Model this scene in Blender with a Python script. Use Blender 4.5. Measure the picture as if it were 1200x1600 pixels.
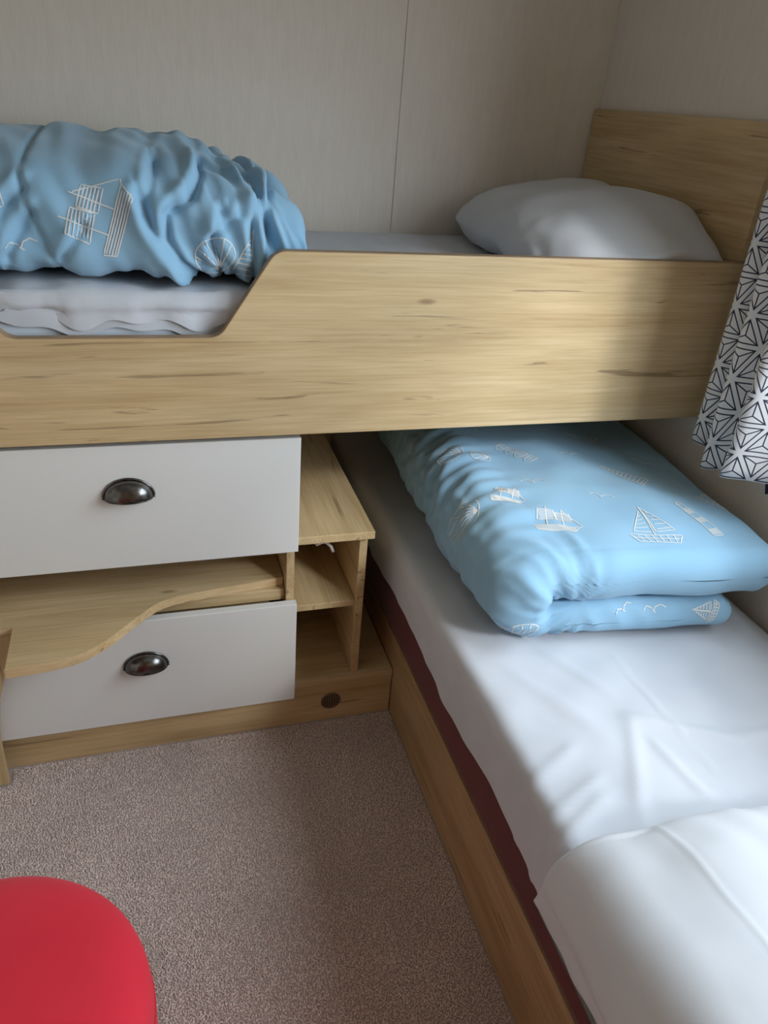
import bpy, bmesh, math, random
import numpy as np
from mathutils import Vector, Matrix
from mathutils.bvhtree import BVHTree

# ------------------------------------------------------------------ camera, world, lights
scene = bpy.context.scene
for o in list(bpy.data.objects):
    bpy.data.objects.remove(o)
C = scene.collection
cam_d = bpy.data.cameras.new('camera'); cam = bpy.data.objects.new('camera', cam_d); C.objects.link(cam)
cam_d.sensor_fit = 'HORIZONTAL'; cam_d.sensor_width = 36.0; cam_d.lens = 36.0 * 1157.2 / 1200.0
cam_d.clip_start = 0.02
cam.matrix_world = Matrix(((0.95638824, 0.07305326, -0.28281578, -1.14868),
                           (-0.28132117, 0.49094317, -0.82451998, -1.92870),
                           (0.0786126, 0.86812328, 0.4900837, 1.32767), (0, 0, 0, 1)))
scene.camera = cam
scene.view_settings.view_transform = 'Standard'; scene.view_settings.look = 'None'
scene.view_settings.gamma = 1.0; scene.view_settings.use_curve_mapping = False
scene.view_settings.exposure = -0.46

SKY = 15.5
world = bpy.data.worlds.new('overcast_sky'); scene.world = world; world.use_nodes = True
wn, wl = world.node_tree.nodes, world.node_tree.links
wn.clear()
w_out = wn.new('ShaderNodeOutputWorld'); w_bg = wn.new('ShaderNodeBackground')
w_tc = wn.new('ShaderNodeTexCoord'); w_sep = wn.new('ShaderNodeSeparateXYZ'); w_ramp = wn.new('ShaderNodeValToRGB')
w_ramp.color_ramp.elements[0].position = 0.48; w_ramp.color_ramp.elements[0].color = (0.10, 0.10, 0.08, 1)
w_ramp.color_ramp.elements[1].position = 0.52; w_ramp.color_ramp.elements[1].color = (0.77, 0.89, 1.0, 1)
w_map = wn.new('ShaderNodeMath'); w_map.operation = 'MULTIPLY_ADD'; w_map.inputs[1].default_value = 0.5; w_map.inputs[2].default_value = 0.5
wl.new(w_tc.outputs['Generated'], w_sep.inputs[0]); wl.new(w_sep.outputs['Z'], w_map.inputs[0])
wl.new(w_map.outputs[0], w_ramp.inputs[0]); wl.new(w_ramp.outputs[0], w_bg.inputs[0])
w_bg.inputs[1].default_value = SKY; wl.new(w_bg.outputs[0], w_out.inputs[0])

# hazy sun low outside the window
sun_d = bpy.data.lights.new('hazy_sun', 'SUN'); sun_d.energy = 2.4; sun_d.angle = math.radians(9); sun_d.color = (0.92, 0.96, 1.0)
sun = bpy.data.objects.new('hazy_sun', sun_d); C.objects.link(sun)
sun.rotation_euler = Vector((-0.50, 0.86, -0.70)).to_track_quat('-Z', 'Y').to_euler()

# window opening in the right wall (x = 0); a light portal sits in it to guide the sky light in
WY0, WY1, WZ0, WZ1 = -2.40, -0.99, 0.92, 1.84
por_d = bpy.data.lights.new('window_portal', 'AREA'); por_d.shape = 'RECTANGLE'; por_d.size = WY1 - WY0; por_d.size_y = WZ1 - WZ0
por = bpy.data.objects.new('window_portal', por_d); C.objects.link(por)
por.location = (0.05, (WY0 + WY1) / 2, (WZ0 + WZ1) / 2)
por.rotation_euler = Matrix(((0, 0, 1), (1, 0, 0), (0, 1, 0))).to_euler()
por_d.cycles.is_portal = True

# ------------------------------------------------------------------ dimensions (metres)
RAIL_Y, RAIL_T, RAIL_B, RAIL_C = -0.689, 1.0936, 0.770, 0.9517
UP_MAT = 1.020          # top of upper mattress
LOW_MAT = 0.473         # top of lower mattress
BED_X = -0.652
ROOM_L, ROOM_F, ROOM_H = -1.98, -2.55, 1.98

# ------------------------------------------------------------------ material helpers
class NT:
    def __init__(s, name):
        s.m = bpy.data.materials.new(name); s.m.use_nodes = True
        s.n = s.m.node_tree.nodes; s.l = s.m.node_tree.links; s.n.clear()
        s.out = s.n.new('ShaderNodeOutputMaterial')
        s.b = s.n.new('ShaderNodeBsdfPrincipled'); s.l.new(s.b.outputs[0], s.out.inputs[0])
    def node(s, t, **kw):
        n = s.n.new(t)
        for k, v in kw.items(): setattr(n, k, v)
        return n
    def set(s, sock, v):
        if hasattr(v, 'links'): s.l.new(v, sock)
        else: sock.default_value = v
    def math(s, op, a, b=None, c=None):
        n = s.node('ShaderNodeMath', operation=op)
        for i, v in enumerate((a, b, c)):
            if v is not None: s.set(n.inputs[i], v)
        return n.outputs[0]
    def coord(s, which='Object', scale=(1, 1, 1), loc=(0, 0, 0)):
        t = s.node('ShaderNodeTexCoord'); m = s.node('ShaderNodeMapping')
        m.inputs['Scale'].default_value = scale; m.inputs['Location'].default_value = loc
        s.l.new(t.outputs[which], m.inputs[0]); return m.outputs[0]
    def noise(s, vec, scale, detail=3, rough=0.55, dist=0.0):
        n = s.node('ShaderNodeTexNoise'); s.l.new(vec, n.inputs['Vector'])
        n.inputs['Scale'].default_value = scale; n.inputs['Detail'].default_value = detail
        n.inputs['Roughness'].default_value = rough; n.inputs['Distortion'].default_value = dist
        return n.outputs['Fac']
    def ramp(s, fac, stops):
        r = s.node('ShaderNodeValToRGB'); e = r.color_ramp.elements
        while len(e) < len(stops): e.new(0.5)
        for i, (p, c) in enumerate(stops):
            e[i].position = p; e[i].color = (*c, 1) if len(c) == 3 else c
        s.set(r.inputs[0], fac); return r.outputs[0]
    def mix(s, fac, a, b, blend='MIX'):
        n = s.node('ShaderNodeMix', data_type='RGBA', blend_type=blend)
        s.set(n.inputs[0], fac)
        s.set(n.inputs[6], a if hasattr(a, 'links') else (*a, 1)); s.set(n.inputs[7], b if hasattr(b, 'links') else (*b, 1))
        return n.outputs[2]
    def bump(s, h, strength, dist):
        n = s.node('ShaderNodeBump'); n.inputs['Strength'].default_value = strength; n.inputs['Distance'].default_value = dist
        s.l.new(h, n.inputs['Height']); s.l.new(n.outputs[0], s.b.inputs['Normal']); return n.outputs[0]
    def p(s, **kw):
        for k, v in kw.items():
            k = k.replace('_', ' ')
            if k == 'Base Color' and not hasattr(v, 'links'): v = (*v, 1)
            s.set(s.b.inputs[k], v)
        return s

def oak(name, axis, tint=(1, 1, 1)):
    t = NT(name)
    def sc(g, c): return tuple(g if i == axis else c for i in range(3))
    v1 = t.coord(scale=sc(1.3, 22)); v2 = t.coord(scale=sc(6, 190)); v3 = t.coord(scale=sc(2.5, 52), loc=(3.1, 1.7, 5.3))
    v4 = t.coord(scale=sc(1.6, 6))
    broad = t.noise(v1, 1.0, 4, 0.6, 0.6); fine = t.noise(v2, 1.0, 3, 0.6); crack = t.noise(v3, 1.0, 5, 0.55, 1.1); patch = t.noise(v4, 1.6, 2)
    col = t.ramp(broad, [(0.25, (0.50, 0.345, 0.175)), (0.5, (0.61, 0.448, 0.248)), (0.75, (0.69, 0.535, 0.325))])
    fc = t.ramp(fine, [(0.3, (0.80, 0.76, 0.70)), (0.6, (1.0, 1.0, 1.0))])
    col = t.mix(0.8, col, fc, 'MULTIPLY')
    pc = t.ramp(patch, [(0.35, (0.86, 0.84, 0.80)), (0.65, (1.06, 1.05, 1.03))])
    col = t.mix(0.8, col, pc, 'MULTIPLY')
    ck = t.ramp(crack, [(0.325, (1, 1, 1)), (0.365, (0, 0, 0))])
    ckf = t.math('MULTIPLY', ck, 0.55)
    col = t.mix(ckf, col, (0.13, 0.075, 0.035))
    # small knots
    kn = t.node('ShaderNodeTexVoronoi'); kv = t.coord(scale=sc(2.0, 6.5), loc=(0.37, 0.61, 0.23)); t.l.new(kv, kn.inputs['Vector']); kn.inputs['Scale'].default_value = 1.0
    kf = t.ramp(kn.outputs['Distance'], [(0.015, (0.6, 0.6, 0.6)), (0.045, (0, 0, 0))])
    col = t.mix(kf, col, (0.16, 0.085, 0.04))
    col = t.mix(1.0, col, tint, 'MULTIPLY')
    t.p(Base_Color=col, Roughness=0.52); t.b.inputs['Specular IOR Level'].default_value = 0.35
    t.bump(fine, 0.12, 0.001)
    return t.m

M = {}
M['oak_x'] = oak('oak_grain_x', 0); M['oak_y'] = oak('oak_grain_y', 1); M['oak_z'] = oak('oak_grain_z', 2)
M['oak_edge'] = oak('oak_edge_band', 0, (1.12, 1.10, 1.08))
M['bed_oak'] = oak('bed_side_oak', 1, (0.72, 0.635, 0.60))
t = NT('dark_edge_band'); M['edge_dark'] = t.p(Base_Color=(0.33, 0.22, 0.125), Roughness=0.5).m
t = NT('white_lacquer'); v = t.coord(); M['white_front'] = t.p(Base_Color=(0.745, 0.735, 0.70), Roughness=0.38).m
t.bump(t.noise(v, 900, 2), 0.04, 0.0005)
t = NT('white_plastic'); M['white_plastic'] = t.p(Base_Color=(0.8, 0.8, 0.78), Roughness=0.4).m
t = NT('pewter'); v = t.coord()
M['pewter'] = t.p(Base_Color=t.ramp(t.noise(v, 120, 3), [(0.3, (0.10, 0.095, 0.09)), (0.7, (0.19, 0.18, 0.175))]), Metallic=0.95, Roughness=0.24).m
t = NT('dark_grille'); M['grille'] = t.p(Base_Color=(0.17, 0.11, 0.075), Roughness=0.55).m
t = NT('painted_recess_shade'); M['recess_shade'] = t.p(Base_Color=(0.02, 0.015, 0.012), Roughness=0.9).m  # near-black colour standing in for shade inside the tower and vent

t = NT('linen_wallpaper'); v = t.coord(scale=(260, 260, 26)); v2 = t.coord(scale=(60, 60, 9)); v3 = t.coord(scale=(1.2, 1.2, 0.8))
h = t.noise(v, 1.0, 3); h2 = t.noise(v2, 1.0, 3); big = t.noise(v3, 1.0, 2)
c = t.ramp(h2, [(0.3, (0.745, 0.665, 0.575)), (0.7, (0.785, 0.71, 0.62))])
c2 = t.ramp(h, [(0.25, (0.96, 0.96, 0.96)), (0.75, (1.03, 1.03, 1.03))])
M['wall'] = t.p(Base_Color=t.mix(1.0, c, c2, 'MULTIPLY'), Roughness=0.75).m
t.bump(h, 0.15, 0.0015)
t = NT('ceiling_board'); M['ceiling'] = t.p(Base_Color=(0.80, 0.79, 0.76), Roughness=0.8).m
t = NT('window_frame_white'); M['frame'] = t.p(Base_Color=(0.75, 0.75, 0.75), Roughness=0.4).m

# glass: mostly clear pane with a surface reflection
t = NT('window_glass'); tr = t.node('ShaderNodeBsdfTransparent'); gl = t.node('ShaderNodeBsdfGlossy'); gl.inputs['Roughness'].default_value = 0.02
mx = t.node('ShaderNodeMixShader'); mx.inputs[0].default_value = 0.06
t.l.new(tr.outputs[0], mx.inputs[1]); t.l.new(gl.outputs[0], mx.inputs[2]); t.l.new(mx.outputs[0], t.out.inputs[0]); M['glass'] = t.m

def fabric(name, col, col2=None, rough=0.9, weave=1400, bump=0.15, sheen=0.2, nscale=6):
    t = NT(name); v = t.coord()
    n = t.noise(v, nscale, 3); c = t.ramp(n, [(0.3, col), (0.7, col2 or col)])
    t.p(Base_Color=c, Roughness=rough); t.b.inputs['Sheen Weight'].default_value = sheen; t.b.inputs['Specular IOR Level'].default_value = 0.2
    t.bump(t.noise(v, weave, 2), bump, 0.0006)
    return t.m
M['sheet'] = fabric('white_cotton_sheet', (0.545, 0.56, 0.60), (0.59, 0.605, 0.64))
M['pillow'] = fabric('white_pillowcase', (0.575, 0.585, 0.61), (0.62, 0.63, 0.65))
M['duvet'] = fabric('blue_duvet_cotton', (0.255, 0.455, 0.625), (0.295, 0.50, 0.665))
M['print'] = fabric('cream_print', (0.68, 0.70, 0.68), (0.73, 0.74, 0.72), sheen=0.0)
M['maroon'] = fabric('maroon_divan_fabric', (0.105, 0.018, 0.020), (0.135, 0.024, 0.026), weave=700)
M['ticking'] = fabric('pale_mattress_ticking', (0.60, 0.66, 0.74), (0.68, 0.73, 0.80))
M['red'] = fabric('red_pouf_fabric', (0.62, 0.022, 0.040), (0.70, 0.030, 0.050), weave=1100, sheen=0.1)
M['red_dark'] = fabric('red_pouf_piping', (0.52, 0.016, 0.030))
M['navy'] = fabric('navy_lining', (0.012, 0.018, 0.035))
t = NT('carpet_back'); v = t.coord(); M['carpet'] = t.p(Base_Color=t.ramp(t.noise(v, 260, 3), [(0.3, (0.36, 0.29, 0.265)), (0.7, (0.48, 0.395, 0.36))]), Roughness=1.0).m
t = NT('carpet_tuft'); at = t.node('ShaderNodeAttribute', attribute_name='tuft'); v = t.coord()
c = t.ramp(at.outputs['Fac'], [(0.0, (0.69, 0.54, 0.48)), (0.5, (0.85, 0.69, 0.62)), (1.0, (0.94, 0.80, 0.73))])
c2 = t.ramp(t.noise(v, 5, 3), [(0.3, (0.88, 0.88, 0.88)), (0.7, (1.05, 1.05, 1.05))])
M['tuft'] = t.p(Base_Color=t.mix(1.0, c, c2, 'MULTIPLY'), Roughness=1.0).m; t.b.inputs['Specular IOR Level'].default_value = 0.05

# curtain: hemp-leaf line pattern on a triangular lattice, thin cloth that lets light through
t = NT('star_lattice_curtain')
uv = t.node('ShaderNodeTexCoord'); sx = t.node('ShaderNodeSeparateXYZ'); t.l.new(uv.outputs['UV'], sx.inputs[0])
EDGE = 0.066; K = 1.0 / (EDGE * math.sqrt(3) / 2)
fr = []
for k in range(3):
    a = math.radians(90 + 120 * k)
    d = t.math('ADD', t.math('MULTIPLY', sx.outputs['X'], math.cos(a) * K), t.math('MULTIPLY', sx.outputs['Y'], math.sin(a) * K))
    fr.append(t.math('FRACT', t.math('ADD', d, 40.0)))
ssum = t.math('ADD', t.math('ADD', fr[0], fr[1]), fr[2])
down = t.math('GREATER_THAN', ssum, 1.5)
bary = [t.math('ABSOLUTE', t.math('SUBTRACT', down, f)) for f in fr]
mn = t.math('MINIMUM', t.math('MINIMUM', bary[0], bary[1]), bary[2])
line = t.math('LESS_THAN', t.math('ABSOLUTE', t.math('SUBTRACT', mn, 0.085)), 0.021)
inside = t.math('GREATER_THAN', mn, 0.085)
for i, j, k in ((0, 1, 2), (1, 2, 0), (2, 0, 1)):
    near = t.math('LESS_THAN', t.math('ABSOLUTE', t.math('SUBTRACT', bary[i], bary[j])), 0.034)
    side = t.math('LESS_THAN', bary[i], t.math('ADD', bary[k], 0.02))
    line = t.math('MAXIMUM', line, t.math('MULTIPLY', inside, t.math('MULTIPLY', near, side)))
ccol = t.mix(line, (0.78, 0.78, 0.79), (0.045, 0.05, 0.075))
t.p(Base_Color=ccol, Roughness=0.9); t.b.inputs['Specular IOR Level'].default_value = 0.15
tl = t.node('ShaderNodeBsdfTranslucent'); t.l.new(ccol, tl.inputs[0])
ms = t.node('ShaderNodeMixShader'); ms.inputs[0].default_value = 0.08
t.l.new(t.b.outputs[0], ms.inputs[1]); t.l.new(tl.outputs[0], ms.inputs[2]); t.l.new(ms.outputs[0], t.out.inputs[0])
M['curtain'] = t.m

# ------------------------------------------------------------------ object helpers
def link(name, me, mat=None, parent=None):
    o = bpy.data.objects.new(name, me); C.objects.link(o)
    if mat is not None: me.materials.append(M[mat] if isinstance(mat, str) else mat)
    if parent is not None: o.parent = parent; o.matrix_parent_inverse = Matrix.Identity(4)
    return o
def tag(o, label, cat, group=None):
    o['label'] = label; o['category'] = cat
    if group: o['group'] = group
    return o
def struct(o): o['kind'] = 'structure'; return o
def thing(name, label, cat, group=None):
    return tag(link(name, None), label, cat, group)
def bm_obj(name, bm, mat, parent=None, smooth=False, auto=None):
    me = bpy.data.meshes.new(name); bmesh.ops.recalc_face_normals(bm, faces=bm.faces[:]); bm.to_mesh(me); bm.free()
    if smooth:
        for p in me.polygons: p.use_smooth = True
    return link(name, me, mat, parent)
def bm_box(bm, x0, x1, y0, y1, z0, z1, bev=0.0, seg=2):
    vs = [bm.verts.new((x, y, z)) for x in (x0, x1) for y in (y0, y1) for z in (z0, z1)]
    fs = [bm.faces.new([vs[i] for i in f]) for f in ((0, 1, 3, 2), (4, 6, 7, 5), (0, 4, 5, 1), (2, 3, 7, 6), (0, 2, 6, 4), (1, 5, 7, 3))]
    if bev:
        es = list({e for f in fs for e in f.edges})
        bmesh.ops.bevel(bm, geom=es, offset=bev, segments=seg, affect='EDGES', profile=0.5)
def box(name, x0, x1, y0, y1, z0, z1, mat, parent=None, bev=0.0015, seg=2):
    bm = bmesh.new(); bm_box(bm, x0, x1, y0, y1, z0, z1, bev, seg); return bm_obj(name, bm, mat, parent)
def prism(name, pts, axis, a0, a1, mat, parent=None, bev=0.0, smooth=False):
    """extrude a 2-D outline (list of (u, v)) along an axis"""
    def P(u, v, a): return {0: (a, u, v), 1: (u, a, v), 2: (u, v, a)}[axis]
    bm = bmesh.new()
    A = [bm.verts.new(P(u, v, a0)) for u, v in pts]; B = [bm.verts.new(P(u, v, a1)) for u, v in pts]
    fa = bm.faces.new(A); fb = bm.faces.new(B[::-1]); n = len(pts)
    for i in range(n): bm.faces.new((A[i], A[(i + 1) % n], B[(i + 1) % n], B[i]))
    if bev:
        bmesh.ops.bevel(bm, geom=list(set(fa.edges) | set(fb.edges)), offset=bev, segments=2, affect='EDGES', profile=0.5)
    return bm_obj(name, bm, mat, parent, smooth)
def fillet(pts, radii, seg=8):
    out = []; n = len(pts)
    for i in range(n):
        p = Vector(pts[i]); r = radii[i]
        if r <= 0: out.append(tuple(p)); continue
        a = (Vector(pts[i - 1]) - p).normalized(); b = (Vector(pts[(i + 1) % n]) - p).normalized()
        ang = a.angle(b); d = r / math.tan(ang / 2); p0 = p + a * d; p1 = p + b * d
        for k in range(seg + 1):
            s = k / seg; q = p0 * (1 - s) ** 2 + p * 2 * s * (1 - s) + p1 * s * s; out.append(tuple(q))
    return out
def tube(name, pts, r, mat, parent=None, seg=8, closed=False):
    bm = bmesh.new(); rings = []; n = len(pts); pts = [Vector(p) for p in pts]
    for i, p in enumerate(pts):
        d = (pts[(i + 1) % n] - pts[i - 1]) if closed else (pts[min(i + 1, n - 1)] - pts[max(i - 1, 0)])
        d.normalize(); u = d.cross(Vector((0, 0, 1)))
        if u.length < 1e-3: u = d.cross(Vector((0, 1, 0)))
        u.normalize(); w = d.cross(u)
        rings.append([bm.verts.new(p + (u * math.cos(a) + w * math.sin(a)) * r) for a in (2 * math.pi * k / seg for k in range(seg))])
    for i in range(n if closed else n - 1):
        A, B = rings[i], rings[(i + 1) % n]
        for k in range(seg): bm.faces.new((A[k], A[(k + 1) % seg], B[(k + 1) % seg], B[k]))
    if not closed: bm.faces.new(rings[0]); bm.faces.new(rings[-1])
    return bm_obj(name, bm, mat, parent, True)
def lathe(name, prof, cx, cy, mat, parent=None, seg=72):
    bm = bmesh.new(); rings = []
    for r, z in prof:
        rings.append([bm.verts.new((cx + r * math.cos(2 * math.pi * k / seg), cy + r * math.sin(2 * math.pi * k / seg), z)) for k in range(seg)] if r > 1e-6 else [bm.verts.new((cx, cy, z))])
    for A, B in zip(rings, rings[1:]):
        if len(A) == 1 and len(B) == 1: continue
        for k in range(seg):
            if len(A) == 1: bm.faces.new((A[0], B[k], B[(k + 1) % seg]))
            elif len(B) == 1: bm.faces.new((A[k], A[(k + 1) % seg], B[0]))
            else: bm.faces.new((A[k], A[(k + 1) % seg], B[(k + 1) % seg], B[k]))
    return bm_obj(name, bm, mat, parent, True)

# ------------------------------------------------------------------ cloth helpers (numpy)
def sstep(a, b, x): s = np.clip((x - a) / (b - a), 0, 1); return s * s * (3 - 2 * s)
def wave_noise(P, freq, seed, n=18, aniso=(1, 1, 1)):
    r = np.random.RandomState(seed); k = r.normal(size=(n, 3)); k /= np.linalg.norm(k, axis=1)[:, None]
    k = k * freq * 2 * np.pi * (0.6 + 0.8 * r.rand(n, 1)) * np.array(aniso); ph = r.rand(n) * 6.283
    return np.sin(P @ k.T + ph).sum(-1) / math.sqrt(n)
def grid_normals(P, wrap):
    du = np.empty_like(P); du[1:-1] = P[2:] - P[:-2]; du[0] = P[1] - P[0]; du[-1] = P[-1] - P[-2]
    if wrap: dv = np.roll(P, -1, 1) - np.roll(P, 1, 1)
    else:
        dv = np.empty_like(P); dv[:, 1:-1] = P[:, 2:] - P[:, :-2]; dv[:, 0] = P[:, 1] - P[:, 0]; dv[:, -1] = P[:, -1] - P[:, -2]
    N = np.cross(du, dv); return N / (np.linalg.norm(N, axis=-1, keepdims=True) + 1e-9)
def crumple(P0, N, wrap, su, sv, lo, hi, iters, init, stiff=0.25, zmin=None, tang=0.02):
    """buckle a cloth grid: edges want to be su / sv times their length on the base surface, and the cloth may
    leave the base surface only between lo and hi along the normal, so the surplus goes into folds"""
    P0 = P0.astype(np.float32); N = N.astype(np.float32); n, m = P0.shape[:2]
    su = np.broadcast_to(np.asarray(su, np.float32), (n, m)); sv = np.broadcast_to(np.asarray(sv, np.float32), (n, m))
    P = P0 + N * init[..., None].astype(np.float32)
    cons = []
    for di, dj, w in ((1, 0, 1.0), (0, 1, 1.0), (1, 1, 0.35), (1, -1, 0.35), (2, 0, stiff), (0, 2, stiff), (4, 0, stiff * 0.6), (0, 4, stiff * 0.6)):
        if di >= n: continue
        s = su if dj == 0 else (sv if di == 0 else 0.5 * (su + sv))
        A = P0[:n - di]; B = np.roll(P0, -dj, 1)[di:]
        L = np.linalg.norm(B - A, axis=-1) * s[:n - di]
        if di + abs(dj) >= 2 and not (di and dj): L = L * (0.985 if max(di, abs(dj)) == 2 else 0.955)
        W = np.full(L.shape, w, np.float32)
        if not wrap and dj:
            if dj > 0: W[:, m - dj:] = 0
            else: W[:, :-dj] = 0
        cons.append((di, dj, L, W))
    for it in range(iters):
        acc = np.zeros_like(P); cnt = np.zeros((n, m), np.float32) + 1e-6
        for di, dj, L, W in cons:
            D = np.roll(P, -dj, 1)[di:] - P[:n - di]
            ln = np.sqrt((D * D).sum(-1)) + 1e-9
            f = ((ln - L) / ln * 0.5 * W)
            if max(di, abs(dj)) > 1: f = np.minimum(f, 0)
            corr = D * f[..., None]
            acc[:n - di] += corr; cnt[:n - di] += W
            acc[di:] -= np.roll(corr, dj, 1); cnt[di:] += np.roll(W, dj, 1)
        P = P + acc / cnt[..., None] * 1.6
        d = P - P0; dn = (d * N).sum(-1); dt = d - dn[..., None] * N
        dl = np.sqrt((dt * dt).sum(-1)) + 1e-9
        dt = dt * (np.minimum(dl, tang) / dl)[..., None]
        P = P0 + dt * 0.995 + N * np.clip(dn, lo, hi)[..., None]
        if zmin is not None: P[..., 2] = np.maximum(P[..., 2], zmin)
    return P.astype(np.float64)
def smooth_grid(P, wrap, it=1, k=0.5):
    for _ in range(it):
        Q = P.copy(); Q[1:-1] = (P[2:] + P[:-2]) / 2
        if wrap: R = (np.roll(P, 1, 1) + np.roll(P, -1, 1)) / 2
        else: R = P.copy(); R[:, 1:-1] = (P[:, 2:] + P[:, :-2]) / 2
        P = P * (1 - k) + (Q + R) / 2 * k
    return P
def grid_obj(name, P, wrap, mat, parent=None, cap=False, uv=None, flip=False):
    n, m = P.shape[:2]; idx = np.arange(n * m).reshape(n, m)
    if wrap: a = idx[:-1]; b = idx[1:]; q = np.stack([a, np.roll(a, -1, 1), np.roll(b, -1, 1), b], -1).reshape(-1, 4)
    else: q = np.stack([idx[:-1, :-1], idx[:-1, 1:], idx[1:, 1:], idx[1:, :-1]], -1).reshape(-1, 4)
    if flip: q = q[:, ::-1]
    faces = q.tolist()
    if cap: faces += [idx[0].tolist(), idx[-1][::-1].tolist()]
    me = bpy.data.meshes.new(name); me.from_pydata(P.reshape(-1, 3).tolist(), [], faces); me.update()
    me.polygons.foreach_set('use_smooth', [True] * len(me.polygons))
    if uv is not None:
        l = me.uv_layers.new(name='UVMap'); vi = np.empty(len(me.loops), np.int32); me.loops.foreach_get('vertex_index', vi)
        l.data.foreach_set('uv', uv.reshape(-1, 2)[vi].ravel())
    return link(name, me, mat, parent)
def resample(poly, n, closed=True):
    p = np.array(poly, float)
    if closed: p = np.vstack([p, p[:1]])
    s = np.concatenate([[0], np.cumsum(np.linalg.norm(np.diff(p, axis=0), axis=1))])
    t_ = np.linspace(0, s[-1], n, endpoint=not closed)
    return np.stack([np.interp(t_, s, p[:, k]) for k in range(p.shape[1])], -1)

# ------------------------------------------------------------------ the setting
struct(box('floor', ROOM_L, 0.0, ROOM_F, 0.0, -0.05, 0.0, 'carpet', bev=0))
struct(box('ceiling', ROOM_L, 0.0, ROOM_F, 0.0, ROOM_H, ROOM_H + 0.05, 'ceiling', bev=0))
wb = struct(box('wall_back', ROOM_L - 0.06, 0.06, 0.004, 0.06, -0.05, ROOM_H + 0.05, 'wall', bev=0))
SEAM = -0.539
for a, b in ((ROOM_L, SEAM - 0.0005), (SEAM + 0.0005, 0.0)):
    box('wall_panel', a, b, 0.0, 0.0045, 0.0, ROOM_H, 'wall', wb, bev=0.0009)
wr = struct(link('wall_right', bpy.data.meshes.new('wall_right'), 'wall'))
bm = bmesh.new()
bm_box(bm, 0.0, 0.06, ROOM_F - 0.06, 0.06, -0.05, WZ0); bm_box(bm, 0.0, 0.06, ROOM_F - 0.06, 0.06, WZ1, ROOM_H + 0.05)
bm_box(bm, 0.0, 0.06, WY1, 0.06, WZ0, WZ1); bm_box(bm, 0.0, 0.06, ROOM_F - 0.06, WY0, WZ0, WZ1)
bm.to_mesh(wr.data); bm.free()
struct(box('wall_left', ROOM_L - 0.06, ROOM_L, ROOM_F - 0.06, 0.06, -0.05, ROOM_H + 0.05, 'wall', bev=0))
struct(box('wall_front', ROOM_L, 0.0, ROOM_F - 0.06, ROOM_F, -0.05, ROOM_H + 0.05, 'bed_oak', bev=0))
# window
win = struct(link('window_1', None))
fw = 0.035
for nm, y0, y1, z0, z1 in (('frame_side', WY0, WY0 + fw, WZ0, WZ1), ('frame_side', WY1 - fw, WY1, WZ0, WZ1), ('frame_head', WY0 + fw, WY1 - fw, WZ1 - fw, WZ1), ('frame_sill', WY0 + fw, WY1 - fw, WZ0, WZ0 + fw)):
    box(nm, 0.018, 0.05, y0, y1, z0, z1, 'frame', win, bev=0.003)
box('pane', 0.032, 0.036, WY0 + fw, WY1 - fw, WZ0 + fw, WZ1 - fw, 'glass', win, bev=0)

# carpet pile: short twisted tufts over the part of the floor that shows
rs = np.random.RandomState(4)
sp = 0.0034
gx, gy = np.meshgrid(np.arange(-1.62, BED_X - 0.004, sp), np.arange(-1.78, -0.658, sp), indexing='ij')
px = (gx + rs.uniform(-.5, .5, gx.shape) * sp).ravel(); py = (gy + rs.uniform(-.5, .5, gx.shape) * sp).ravel()
px = np.minimum(px, BED_X - 0.004); py = np.minimum(py, -0.6605)
keep = ((px + 1.384) ** 2 + (py + 1.424) ** 2 > .19 ** 2) & ~((py > -.705) & (px < -1.50)); px, py = px[keep], py[keep]
n = px.size; hh = rs.uniform(.003, .0052, n); an = rs.uniform(0, 6.283, n); rad = rs.uniform(.0014, .0023, n)
lx, ly = rs.normal(0, .0018, n), rs.normal(0, .0018, n)
V = np.zeros((n, 4, 3))
for k in range(3):
    V[:, k, 0] = px + rad * np.cos(an + k * 2.0944); V[:, k, 1] = py + rad * np.sin(an + k * 2.0944); V[:, k, 2] = 0.0005
V[:, 3, 0] = px + lx; V[:, 3, 1] = py + ly; V[:, 3, 2] = hh
base = (np.arange(n) * 4)[:, None]
F = np.concatenate([base + np.array([[0, 1, 3]]), base + np.array([[1, 2, 3]]), base + np.array([[2, 0, 3]])], 0)
me = bpy.data.meshes.new('carpet_pile'); me.vertices.add(n * 4); me.vertices.foreach_set('co', V.ravel())
me.loops.add(F.size); me.loops.foreach_set('vertex_index', F.ravel().astype(np.int32))
me.polygons.add(len(F)); me.polygons.foreach_set('loop_start', np.arange(len(F), dtype=np.int32) * 3); me.update(calc_edges=True)
att = me.attributes.new('tuft', 'FLOAT', 'POINT')
tv = np.clip(rs.normal(.45, .22, n), 0, 1)
att.data.foreach_set('value', np.repeat(tv, 4).astype(np.float32))
pile = tag(link('carpet_pile', me, 'tuft'), 'short brownish grey twist-pile carpet covering the bedroom floor', 'carpet'); pile['kind'] = 'stuff'

# ------------------------------------------------------------------ upper bunk
bunk = thing('bunk_bed', 'light oak upper bunk with a deep side rail and stepped cutout', 'bunk bed')
x0c, x1c = -1.358, -1.046
outline = [(ROOM_L + 0.002, RAIL_B), (-0.002, RAIL_B), (-0.002, RAIL_T), (-0.946, RAIL_T), (x1c + 0.006, RAIL_C), (x0c - 0.006, RAIL_C), (x0c - 0.106, RAIL_T), (ROOM_L + 0.002, RAIL_T)]
rail = prism('side_rail', fillet(outline, [0, 0, 0, .035, .035, .035, .035, 0]), 1, RAIL_Y, RAIL_Y + 0.018, 'oak_x', bunk, bev=0.0012)
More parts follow.
